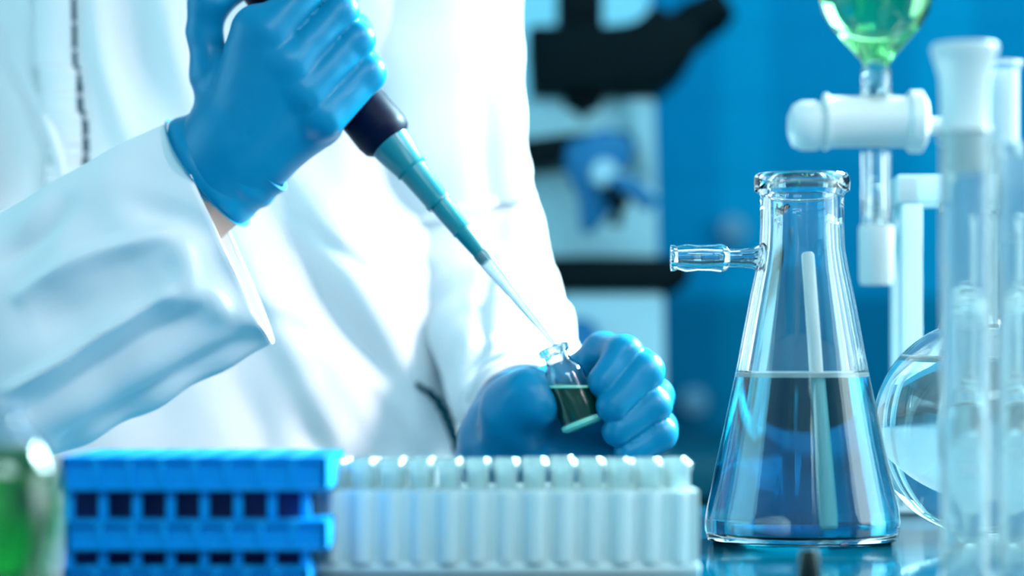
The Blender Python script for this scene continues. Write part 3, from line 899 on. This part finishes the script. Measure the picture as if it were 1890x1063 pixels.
Geo().lathe([(107.0 * K, flask_h(698)), (107.4 * K, flask_h(693)), (107.6 * K, flask_h(690)), (96 * K, flask_h(691.2)), (0, flask_h(691.4)), (0, flask_h(698.0)), (96 * K, flask_h(698.1)), (104 * K, flask_h(698.2))], (fx, YF, BENCH), n=96, closed=True).obj('liquid_film', M['milky_rod'], fl)  # milky disc painting the meniscus's bright line
# side arm with hose barb
ao = Vector((fx - 72 * K, YF, BENCH + flask_h(476)))
am = [(28, 0), (24, 8), (20, 20), (17, 40), (17, 62), (24, 68), (27, 78), (25, 92), (24, 120), (27, 140), (22, 158), (25, 164), (25, 170), (20, 171), (12, 171), (12, 150), (14, 110), (11, 60), (13, 20), (20, 6), (24, 0)]
Geo().lathe([(r * K, h * K) for r, h in am], ao, (-1, 0, 0.0), n=40, closed=True).obj('side_arm', M['glass'], fl)

# rod in the flask
rt = Vector(P(1490, 466, YF - 0.011)); rb_ = Vector((fx + 0.0075, YF - 0.034, BENCH + 0.0085))
rd_ = (rb_ - rt); rL = rd_.length
o = Geo().lathe([(0, 0), (0.0022, 0.0003), (0.0030, 0.0015), (0.0032, rL * 0.5), (0.0042, rL - 0.006), (0.0040, rL - 0.001), (0.003, rL), (0, rL)], rt, rd_, 24).obj('stirring_rod', M['milky_rod'], base=tuple(rb_))
tag(o, 'milky white glass rod standing inside the blue-filled flask', 'rod')

# small black stub, made up for a dark bar before the flask
sp_ = P(1493, 0, 0.935)
o = Geo().lathe([(0, 0), (0.0042, 0), (0.0046, 0.001), (0.0036, 0.0115), (0.0032, 0.0122), (0, 0.0122)], (sp_[0], 0.935, BENCH), n=32).obj('rubber_stopper', M['black'], base=(sp_[0], 0.935, BENCH))
tag(o, 'small black rubber stopper standing in front of the conical flask', 'stopper')

# ------------------------------------------------------------------ round flask on the right
YR = 1.215; KR = YR / F
rx = P(1812, 0, YR)[0]; RR = 200 * KR
zc_ = RR - 0.0015
def circ(r, a0, a1, n): return [(r * math.sin(a), zc_ - r * math.cos(a)) for a in np.linspace(a0, a1, n)]
neck = 66 * KR
an = math.pi - math.asin((neck + 0.004) / RR)
outp = [(0, 0.0)] + [(0.012, 0)] + circ(RR, 0.30, an, 30) + [(neck, 2 * RR + 0.004), (neck, 2 * RR + 0.05), (neck + 0.003, 2 * RR + 0.052), (neck + 0.003, 2 * RR + 0.057)]
ri = RR - 0.0042; ani = math.pi - math.asin((neck + 0.001) / ri)
inp = [(neck - 0.0022, 2 * RR + 0.057), (neck - 0.0022, 2 * RR + 0.004)] + [(ri * math.sin(a), zc_ - ri * math.cos(a)) for a in np.linspace(ani, 0.30, 30)] + [(0.012, 0.003), (0, 0.003)]
rf = thing('round_flask', 'large clear round-bodied flask standing right of the conical flask', 'flask', (rx, YR, BENCH))
Geo().lathe(outp + inp, (rx, YR, BENCH), n=96).obj('flask_body', M['hazy_glass'], rf)
lz = CZ - (672 - 690) * KR - BENCH
r2 = ri + 0.0004
al = math.acos(max(-1, min(1, (zc_ - lz) / r2)))
Geo().lathe([(0, 0.0034), (0.0118, 0.0034)] + [(r2 * math.sin(a), zc_ - r2 * math.cos(a)) for a in np.linspace(0.31, al, 30)] + [(r2 * math.sin(al) - 0.003, lz - 0.0012), (0, lz - 0.0012)], (rx, YR, BENCH), n=96).obj('liquid', M['clear_liquid'], rf)
Geo().lathe([(0, lz + 0.0002), (r2 * math.sin(al) - 0.0035, lz + 0.0004), (r2 * math.sin(al) - 0.0008, lz + 0.0016), (r2 * math.sin(al) - 0.0008, lz + 0.0026), (r2 * math.sin(al) - 0.004, lz + 0.0026), (0, lz + 0.0026)], (rx, YR, BENCH), n=96).obj('liquid_film', M['milky_rod'], rf)  # milky layer painting the bright line of the liquid surface

# ------------------------------------------------------------------ separating funnel
YS = 1.0; KS = YS / F
sx_ = P(1617, 0, YS)[0]
def sz(py): return CZ - (py - 690) * KS
fo = (sx_, YS, 0.0)
fn = thing('separating_funnel', 'glass separating funnel with green liquid above a stopcock, top right', 'funnel', (sx_, YS, sz(525)))
fo_out = [(20, 160), (21, 130), (28, 112), (52, 84), (80, 52), (98, 25), (107, -10), (108, -60), (98, -120), (70, -175), (35, -205), (26, -215), (26, -260), (34, -264)]
fo_in = [(24, -264), (20, -215), (62, -172), (90, -118), (100, -60), (99, -12), (90, 20), (73, 46), (46, 78), (22, 106), (12, 125), (11, 160)]
Geo().lathe([(r * KS, sz(y)) for r, y in fo_out + fo_in], fo, n=64, closed=True).obj('bulb', M['glass'], fn)
Geo().lathe([(r * KS, sz(y)) for r, y in [(0, 160), (11.5, 160), (12.5, 125), (22.5, 106), (46.5, 78), (73.6, 46), (90.6, 20), (99.5, -12), (100.5, -60), (97, -80), (0, -80)]], fo, n=64).obj('liquid', M['green_liquid'], fn)
Geo().lathe([(r * KS, sz(y)) for r, y in [(27, 282), (27, 300), (26, 340), (27, 410), (30, 416), (31, 425), (30, 515), (27, 524), (13, 524), (14, 420), (12, 300), (12, 282)]], fo, n=48, closed=True).obj('stem', M['glass'], fn)
Geo().lathe([(r * KS, sz(y)) for r, y in [(31.2, 418), (32.2, 424), (31.2, 516), (28, 526), (24, 526), (30.3, 515), (30.3, 424)]], fo, n=48, closed=True).obj('ground_joint', M['frosted'], fn)
Geo().lathe([(r * KS, sz(y)) for r, y in [(27, 130), (27, 165), (30, 178), (32, 190)]] + [(r * KS, sz(y)) for r, y in [(20, 190), (20.4, 130)]], fo, n=48, closed=True).obj('collar', M['glass'], fn)
bo = (P(1520, 0, YS)[0], YS, sz(225))
Geo().lathe([(28 * KS, 0), (52 * KS, 0), (54 * KS, 4 * KS), (47 * KS, 14 * KS), (47 * KS, 120 * KS), (47 * KS, 150 * KS), (58 * KS, 160 * KS), (58 * KS, 180 * KS), (40 * KS, 190 * KS), (28 * KS, 190 * KS)], bo, (1, 0, 0), n=48, closed=True).obj('stopcock_barrel', M['frosted'], fn)
ko = (P(1455, 0, YS)[0], YS, sz(232))
Geo().lathe([(0, 0), (20 * KS, 0), (38 * KS, 8 * KS), (46 * KS, 24 * KS), (46 * KS, 50 * KS), (36 * KS, 70 * KS), (27 * KS, 74 * KS), (27 * KS, 255 * KS), (16 * KS, 262 * KS), (16 * KS, 292 * KS), (0, 292 * KS)], ko, (1, 0, 0), n=48).obj('stopcock_plug', M['frosted'], fn)
# stand that carries the funnel (outside the picture at the right)
stx = 0.33
st = thing('retort_stand', 'steel stand whose clamp holds the separating funnel', 'stand', (stx, YS, BENCH))
Geo().box((stx, YS + 0.02, BENCH + 0.006), (0.12, 0.16, 0.012), 0.003).obj('base', M['steel'], st)
Geo().tube([(stx, YS, BENCH + 0.01), (stx, YS, BENCH + 0.46)], 0.006).obj('pole', M['steel'], st)
Geo().tube([(stx + 0.015, YS, sz(-235)), (sx_ + 26 * KS, YS, sz(-235))], 0.005).obj('clamp', M['steel'], st)

# ------------------------------------------------------------------ frosted tube rack at the right with tubes
YK = 1.38; KK = YK / F
def kz(py): return CZ - (py - 690) * KK
def kx(px, Y=YK): return P(px, 0, Y)[0]
rk = thing('frosted_rack', 'frosted pale rack frame behind the round flask at the right edge', 'rack', (kx(1790), YK + 0.02, BENCH))
x0 = kx(1655); x1 = kx(2120); xm = (x0 + x1) / 2; yd = 0.046
yc = YK + yd / 2
for (ya, yb, nm) in ((322, 374, 'upper_plate'), (702, 792, 'lower_plate')):
    h = kz(ya) - kz(yb)
    # plate made of bars round the tube openings
    g = Geo()
    zc2 = (kz(ya) + kz(yb)) / 2
    g.box((xm, YK + 0.003, zc2), (x1 - x0, 0.006, h), 0.002)
    g.box((xm, YK + yd - 0.003, zc2), (x1 - x0, 0.006, h), 0.002)
    for px_ in (1680, 1852, 2000, 2100):
        g.box((kx(px_) , yc, zc2), (0.012 if px_ != 1852 else 0.0035, yd - 0.012, h), 0.001)
    g.obj(nm, M['frosted_rack'], rk)
for xx in (kx(1684), kx(2098)):
    for yy in (YK + 0.006, YK + yd - 0.006):
        Geo().box((xx, yy, (BENCH + kz(374)) / 2), (0.0125, 0.010, kz(374) - BENCH), 0.002).obj('post', M['frosted_rack'], rk)
Geo().box((xm, yc, BENCH + 0.002), (x1 - x0, yd, 0.004), 0.0015).obj('foot', M['frosted_rack'], rk)

def test_tube(name, cx, cyy, z0, z1, r, label, flange=0.0022, marks=(), liquid=None, rim=True):
    t = thing(name, label, 'tube', (cx, cyy, z0))
    h = z1 - z0; q = r * 1.0
    out = [(r * math.sin(a), r - r * math.cos(a)) for a in np.linspace(0, math.pi / 2, 12)]
    inn = [((r - 0.0013) * math.sin(a), r - (r - 0.0013) * math.cos(a)) for a in np.linspace(math.pi / 2, 0, 12)]
    prof = out + [(r, h - 0.006), (r + flange, h - 0.003), (r + flange, h), (r - 0.0008, h), (r - 0.0013, h - 0.004)] + inn
    Geo().lathe(prof, (cx, cyy, z0), n=48).obj('tube_body', M['tube_glass'], t)
    for m in marks:
        g = Geo()
        a0, a1 = m[1], m[2]; n = 14; vv = []; ff = []
        for k in range(n + 1):
            a = a0 + (a1 - a0) * k / n
            for dz in (0, 0.0016):
                for rr in (r + 0.0001, r + 0.0004):
                    vv.append((cx + rr * math.cos(a), cyy + rr * math.sin(a), m[0] + dz))
        for k in range(n):
            b = k * 4
            ff += [[b, b + 4, b + 6, b + 2], [b + 1, b + 3, b + 7, b + 5], [b, b + 1, b + 5, b + 4], [b + 2, b + 6, b + 7, b + 3]]
        ff += [[0, 2, 3, 1], [n * 4, n * 4 + 1, n * 4 + 3, n * 4 + 2]]
        g.add(vv, ff).obj('graduation_mark', M['white'], t)
    return t
bzz = BENCH + 0.004
YQ = 0.90
def cylinder(cx, cyy, z1, r, label, marks):
    t = thing('glass_cylinder', label, 'cylinder', (cx, cyy, BENCH))
    h = z1 - BENCH
    prof = [(0, 0.0035), (r, 0.0035), (r, h - 0.004), (r + 0.0012, h - 0.002), (r + 0.0012, h), (r - 0.0008, h), (r - 0.0014, h - 0.004), (r - 0.0014, 0.0065), (0, 0.0060)]
    Geo().lathe(prof, (cx, cyy, BENCH), n=56).obj('cylinder_body', M['cylinder_glass'], t)
    Geo().lathe([(0, 0), (r + 0.0055, 0), (r + 0.0060, 0.0015), (r + 0.0050, 0.0030), (r * 0.7, 0.0036), (0, 0.0036)], (cx, cyy, BENCH), n=6).obj('foot', M['cylinder_glass'], t)
    for mz, a0, a1 in marks:
        vv = []; ff = []; n = 14
        for k in range(n + 1):
            a = a0 + (a1 - a0) * k / n
            for dz in (0, 0.0010):
                for rr in (r + 0.0001, r + 0.0004):
                    vv.append((cx + rr * math.cos(a), cyy + rr * math.sin(a), mz + dz))
        for k in range(n):
            b = k * 4
            ff += [[b, b + 4, b + 6, b + 2], [b + 1, b + 3, b + 7, b + 5], [b, b + 1, b + 5, b + 4], [b + 2, b + 6, b + 7, b + 3]]
        ff += [[0, 2, 3, 1], [n * 4, n * 4 + 1, n * 4 + 3, n * 4 + 2]]
        Geo().add(vv, ff).obj('graduation_mark', M['white'], t)
    return t
def qz(py): return CZ - (py - 690) * YQ / F
cylinder(kx(1783, YQ), YQ, qz(243), 0.0097, 'tall clear glass cylinder closed by the flared frosted stopper, in front of the round flask', [(qz(y_), -2.0, -1.2) for y_ in (547, 602, 868)])
cylinder(kx(1902, YQ), YQ + 0.012, qz(262), 0.0104, 'tall clear glass cylinder cut off by the right edge of the picture', [(qz(y_), -2.4, -1.8) for y_ in (440, 560, 700, 840)])
YB = 1.44
tb = test_tube('test_tube', P(1849, 0, YB)[0], YB, BENCH, CZ - (112 - 690) * YB / F, 0.0105, 'slim clear tube with a flanged mouth behind the flared frosted stopper')
# frosted stopper of the first cylinder
zt = qz(243)
ks = YQ / F
o = Geo().lathe([(0, -0.014), (0.0070, -0.014), (0.0080, -0.001), (0.0100, 0.0), (44 * ks, 0.0025), (45 * ks, 0.012), (47 * ks, 0.0200), (58 * ks, 0.0275), (62 * ks, 0.0300), (62 * ks, 0.0315), (58 * ks, 0.0325), (50 * ks, 0.0322), (0, 0.0310)], (kx(1780, YQ), YQ, zt), n=48).obj('glass_stopper', M['frosted'], base=(kx(1780, YQ), YQ, zt))
tag(o, 'frosted flared glass stopper plugging the tall cylinder, top right', 'stopper')

# ------------------------------------------------------------------ clear rack with vials
YC = 0.965
def cx_(px, Y=YC): return P(px, 0, Y)[0]
def cz_(py, Y=YC): return CZ - (py - 690) * Y / F
cr_ = thing('clear_vial_rack', 'long clear plastic rack full of glass vials, between blue rack and flask', 'rack', ((cx_(578) + cx_(1290)) / 2, YC + 0.035, BENCH))
x0, x1 = cx_(578), cx_(1290); RD = 0.062
zl = cz_(905); zb = cz_(1038)
g = Geo(); g.box(((x0 + x1) / 2, YC + RD / 2, (BENCH + zb) / 2), (x1 - x0 + 0.001, RD + 0.003, zb - BENCH), 0.0015); g.obj('base', M['rack_clear'], cr_)
for yy, nm in ((YC + 0.0008, 'front_wall'), (YC + RD - 0.0008, 'back_wall')):
    g = Geo(); g.box(((x0 + x1) / 2, yy, (zb + zl) / 2), (x1 - x0, 0.0016, zl - zb), 0.0006)
    if nm == 'front_wall':
        nc = 13; pw = (x1 - x0 - 0.0036) / nc
        for i in range(nc):          # fluted columns, one before each vial
            xx = x0 + 0.0018 + pw * (i + 0.5)
            cr0 = pw * (0.30 + 0.10 * ((i * 5) % 3) / 2)
            g.tube([(xx, yy, zb - 0.0), (xx, yy, zl - 0.0005)], cr0, 24)
            g.tube([(xx + pw * 0.5, yy - 0.0006, zb), (xx + pw * 0.5, yy - 0.0006, zl - 0.0006)], 0.0007, 8)
    g.obj(nm, M['rack_front'], cr_)
for xx, sg in ((x0 + 0.0008, -1), (x1 - 0.0008, 1)):
    Geo().box((xx, YC + RD / 2, (zb + zl) / 2), (0.0016, RD, zl - zb), 0.0006).obj('end_wall', M['rack_clear'], cr_)

def holed_plate(xa, xb, ya, yb, za, zb_, nx, ny, r, n=16):
    g = Geo(); dx = (xb - xa) / nx; dy = (yb - ya) / ny
    for i in range(nx):
        for j in range(ny):
            c = (xa + (i + .5) * dx, ya + (j + .5) * dy)
            ring = []; sq = []
            for k in range(n):
                a = 2 * math.pi * (k + 0.5) / n
                ca, sa = math.cos(a), math.sin(a); m = max(abs(ca), abs(sa))
                ring.append((c[0] + r * ca, c[1] + r * sa)); sq.append((c[0] + dx / 2 * ca / m, c[1] + dy / 2 * sa / m))
            vv = [(*p, z) for z in (za, zb_) for p in ring] + [(*p, z) for z in (za, zb_) for p in sq]
            ff = []
            for k in range(n):
                k2 = (k + 1) % n
                ff.append([k, k2, n + k2, n + k])
                ff.append([n + k, n + k2, 3 * n + k2, 3 * n + k]); ff.append([k, 2 * n + k, 2 * n + k2, k2])
                if (j == 0 and sq[k][1] < c[1] - dy * .49 and sq[k2][1] < c[1] - dy * .49) or (j == ny - 1 and sq[k][1] > c[1] + dy * .49 and sq[k2][1] > c[1] + dy * .49) or (i == 0 and sq[k][0] < c[0] - dx * .49 and sq[k2][0] < c[0] - dx * .49) or (i == nx - 1 and sq[k][0] > c[0] + dx * .49 and sq[k2][0] > c[0] + dx * .49):
                    ff.append([2 * n + k, 2 * n + k2, 3 * n + k2, 3 * n + k])
            g.add(vv, ff)
    return g
NXV, NYV = 13, 4
holed_plate(x0 + 0.0018, x1 - 0.0018, YC + 0.002, YC + RD - 0.002, zl - 0.0022, zl - 0.0004, NXV, NYV, 0.0052).obj('top_plate', M['rack_clear'], cr_)
# one vial, then copies
pv = thing('sample_vial', 'x', 'vial', (0, 0, 0), 'clear vials in the clear rack')
vh = cz_(852) - zb - 0.0002; vr = 0.0046
vp = [(0, 0), (vr * 0.7, 0), (vr, 0.0018), (vr, vh - 0.0042), (vr + 0.0006, vh - 0.0036), (vr + 0.0008, vh - 0.0006), (vr + 0.0004, vh), (vr - 0.0007, vh), (vr - 0.0010, vh - 0.003), (vr - 0.0010, 0.003), (vr * 0.6, 0.0016), (0, 0.0014)]
Geo().lathe(vp, (0, 0, 0), n=24).obj('vial_body', M['tube_glass'], pv)
Geo().lathe([(0, 0.0017), (vr * 0.55, 0.0018), (vr - 0.0012, 0.0032), (vr - 0.0012, vh * 0.70), (0, vh * 0.70)], (0, 0, 0), n=24).obj('liquid', M['pale_liquid'], pv)
nth = ['leftmost', 'second from the left', 'third from the left', 'fourth from the left', 'fifth from the left', 'sixth from the left', 'middle one', 'sixth from the right', 'fifth from the right', 'fourth from the right', 'third from the right', 'second from the right', 'rightmost']
rows = ['front row', 'second row', 'third row', 'back row']
first = True
dxv = (x1 - x0 - 0.0036) / NXV; dyv = (RD - 0.004) / NYV
for j in range(NYV):
    for i in range(NXV):
        if first: o = pv; first = False
        else:
            o = pv.copy(); COL.objects.link(o)
            for ch in pv.children:
                c = ch.copy(); COL.objects.link(c); c.parent = o
        o.location = (x0 + 0.0018 + (i + .5) * dxv, YC + 0.002 + (j + .5) * dyv, zb + 0.0001 + (0.0006 if (i * 7 + j * 3) % 5 == 0 else 0))
        o.rotation_euler = (0, 0, random.uniform(0, 6))
        o['label'] = 'clear vial in the %s of the clear rack, %s' % (rows[j], nth[i])

# ------------------------------------------------------------------ blue rack
YB0 = 0.92
def bx_(px): return P(px, 0, YB0)[0]
def bz_(py): return CZ - (py - 690) * YB0 / F
br = thing('blue_tube_rack', 'blue plastic tube rack with two notched tiers, lower left', 'rack', ((bx_(120) + bx_(600)) / 2, YB0 + 0.05, BENCH))
BD = 0.092
tiers = [(842, 906, 112, 604, 'upper_tier'), (960, 1016, 120, 604, 'middle_tier'), (1046, 1078, 116, 570, 'lower_tier')]
for (ya, yb_, xa, xb, nm) in tiers:
    g = Geo()
    X0, X1 = bx_(xa), bx_(xb); Z1, Z0 = bz_(ya), max(bz_(yb_), BENCH)
    g = holed_plate(X0, X1, YB0, YB0 + BD, Z1 - 0.0016, Z1, 8, 7, 0.0048)
    # recessed front and side panels with fins
    rim = 0.0022
    g.box(((X0 + X1) / 2, YB0 + 0.0035, (Z0 + Z1) / 2), (X1 - X0 - 0.002, 0.002, Z1 - Z0 - 0.001))
    g.box(((X0 + X1) / 2, YB0 + BD - 0.001, (Z0 + Z1) / 2), (X1 - X0, 0.002, Z1 - Z0 - 0.001))
    g.box((X0 + 0.001, YB0 + BD / 2, (Z0 + Z1) / 2), (0.002, BD, Z1 - Z0 - 0.001))
    g.box((X1 - 0.001, YB0 + BD / 2, (Z0 + Z1) / 2), (0.002, BD, Z1 - Z0 - 0.001))
    g.box(((X0 + X1) / 2, YB0 + 0.0015, Z1 - rim / 2), (X1 - X0, 0.003, rim), 0.0006)
    g.box(((X0 + X1) / 2, YB0 + 0.0015, Z0 + 0.0008), (X1 - X0, 0.003, 0.0016), 0.0005)
    for i in range(9):
        xx = X0 + 0.001 + (X1 - X0 - 0.002) * i / 8
        g.box((xx, YB0 + 0.0018, (Z0 + Z1) / 2), (0.0024, 0.0036, Z1 - Z0 - 0.001), 0.0006)
    g.box(((X0 + X1) / 2, YB0 + BD / 2, Z0 + 0.0006), (X1 - X0 - 0.002, BD - 0.002, 0.0012))
    g.obj(nm, M['rack_blue'], br, angle=30)
Geo().box(((bx_(126) + bx_(560)) / 2, YB0 + BD / 2, (BENCH + 0.002 + bz_(850)) / 2), (bx_(560) - bx_(126), BD - 0.026, bz_(850) - BENCH - 0.002), 0.001).obj('inner_block', M['deep_blue'], br)  # dark block painting the shade in the gaps between tiers
for k, (ya, yb_) in enumerate(((906, 960), (1016, 1046))):
    for i in range(8):
        for yy in (YB0 + 0.006, YB0 + BD - 0.006):
            xx = bx_(124) + (bx_(562) - bx_(124)) * i / 7
            Geo().box((xx, yy, (bz_(ya) + bz_(yb_)) / 2), (0.0034, 0.004, bz_(ya) - bz_(yb_)), 0.0005).obj('upright', M['rack_blue'], br)

# ------------------------------------------------------------------ green flask, close at the left
YG = 0.74; KG = YG / F
gx = P(5, 0, YG)[0]
def gz(py): return CZ - (py - 690) * KG
gb = BENCH
gf = thing('green_flask', 'blurred glass flask of green liquid at the lower left corner', 'flask', (gx, YG, BENCH))
zc3 = gz(925); rg = 108 * KG
hh = [(0, 0.0), (0.016, 0.0), (0.020, 0.002), (88 * KG, gz(1075) - gb), (94 * KG, gz(1030) - gb), (104 * KG, gz(985) - gb), (109 * KG, gz(935) - gb), (104 * KG, gz(885) - gb), (86 * KG, gz(840) - gb), (62 * KG, gz(805) - gb), (40 * KG, gz(785) - gb), (30 * KG, gz(770) - gb), (30 * KG, gz(740) - gb), (36 * KG, gz(736) - gb)]
hi_ = [(26 * KG, gz(736) - gb), (22 * KG, gz(775) - gb), (54 * KG, gz(810) - gb), (78 * KG, gz(846) - gb), (96 * KG, gz(888) - gb), (100 * KG, gz(935) - gb), (95 * KG, gz(983) - gb), (86 * KG, gz(1030) - gb), (80 * KG, gz(1075) - gb), (0.015, 0.003), (0, 0.003)]
Geo().lathe(dense(hh, 3)[:-1] + hi_, (gx, YG, gb), n=72).obj('flask_body', M['glass'], gf)
Geo().lathe([(0, 0.0034), (0.0150, 0.0034), (81 * KG, gz(1075) - gb), (87 * KG, gz(1030) - gb), (96 * KG, gz(983) - gb), (101 * KG, gz(935) - gb), (97 * KG, gz(889) - gb), (79.5 * KG, gz(846) - gb), (62 * KG, gz(822) - gb), (0, gz(822) - gb)], (gx, YG, gb), n=72).obj('liquid', M['dark_green_liquid'], gf)
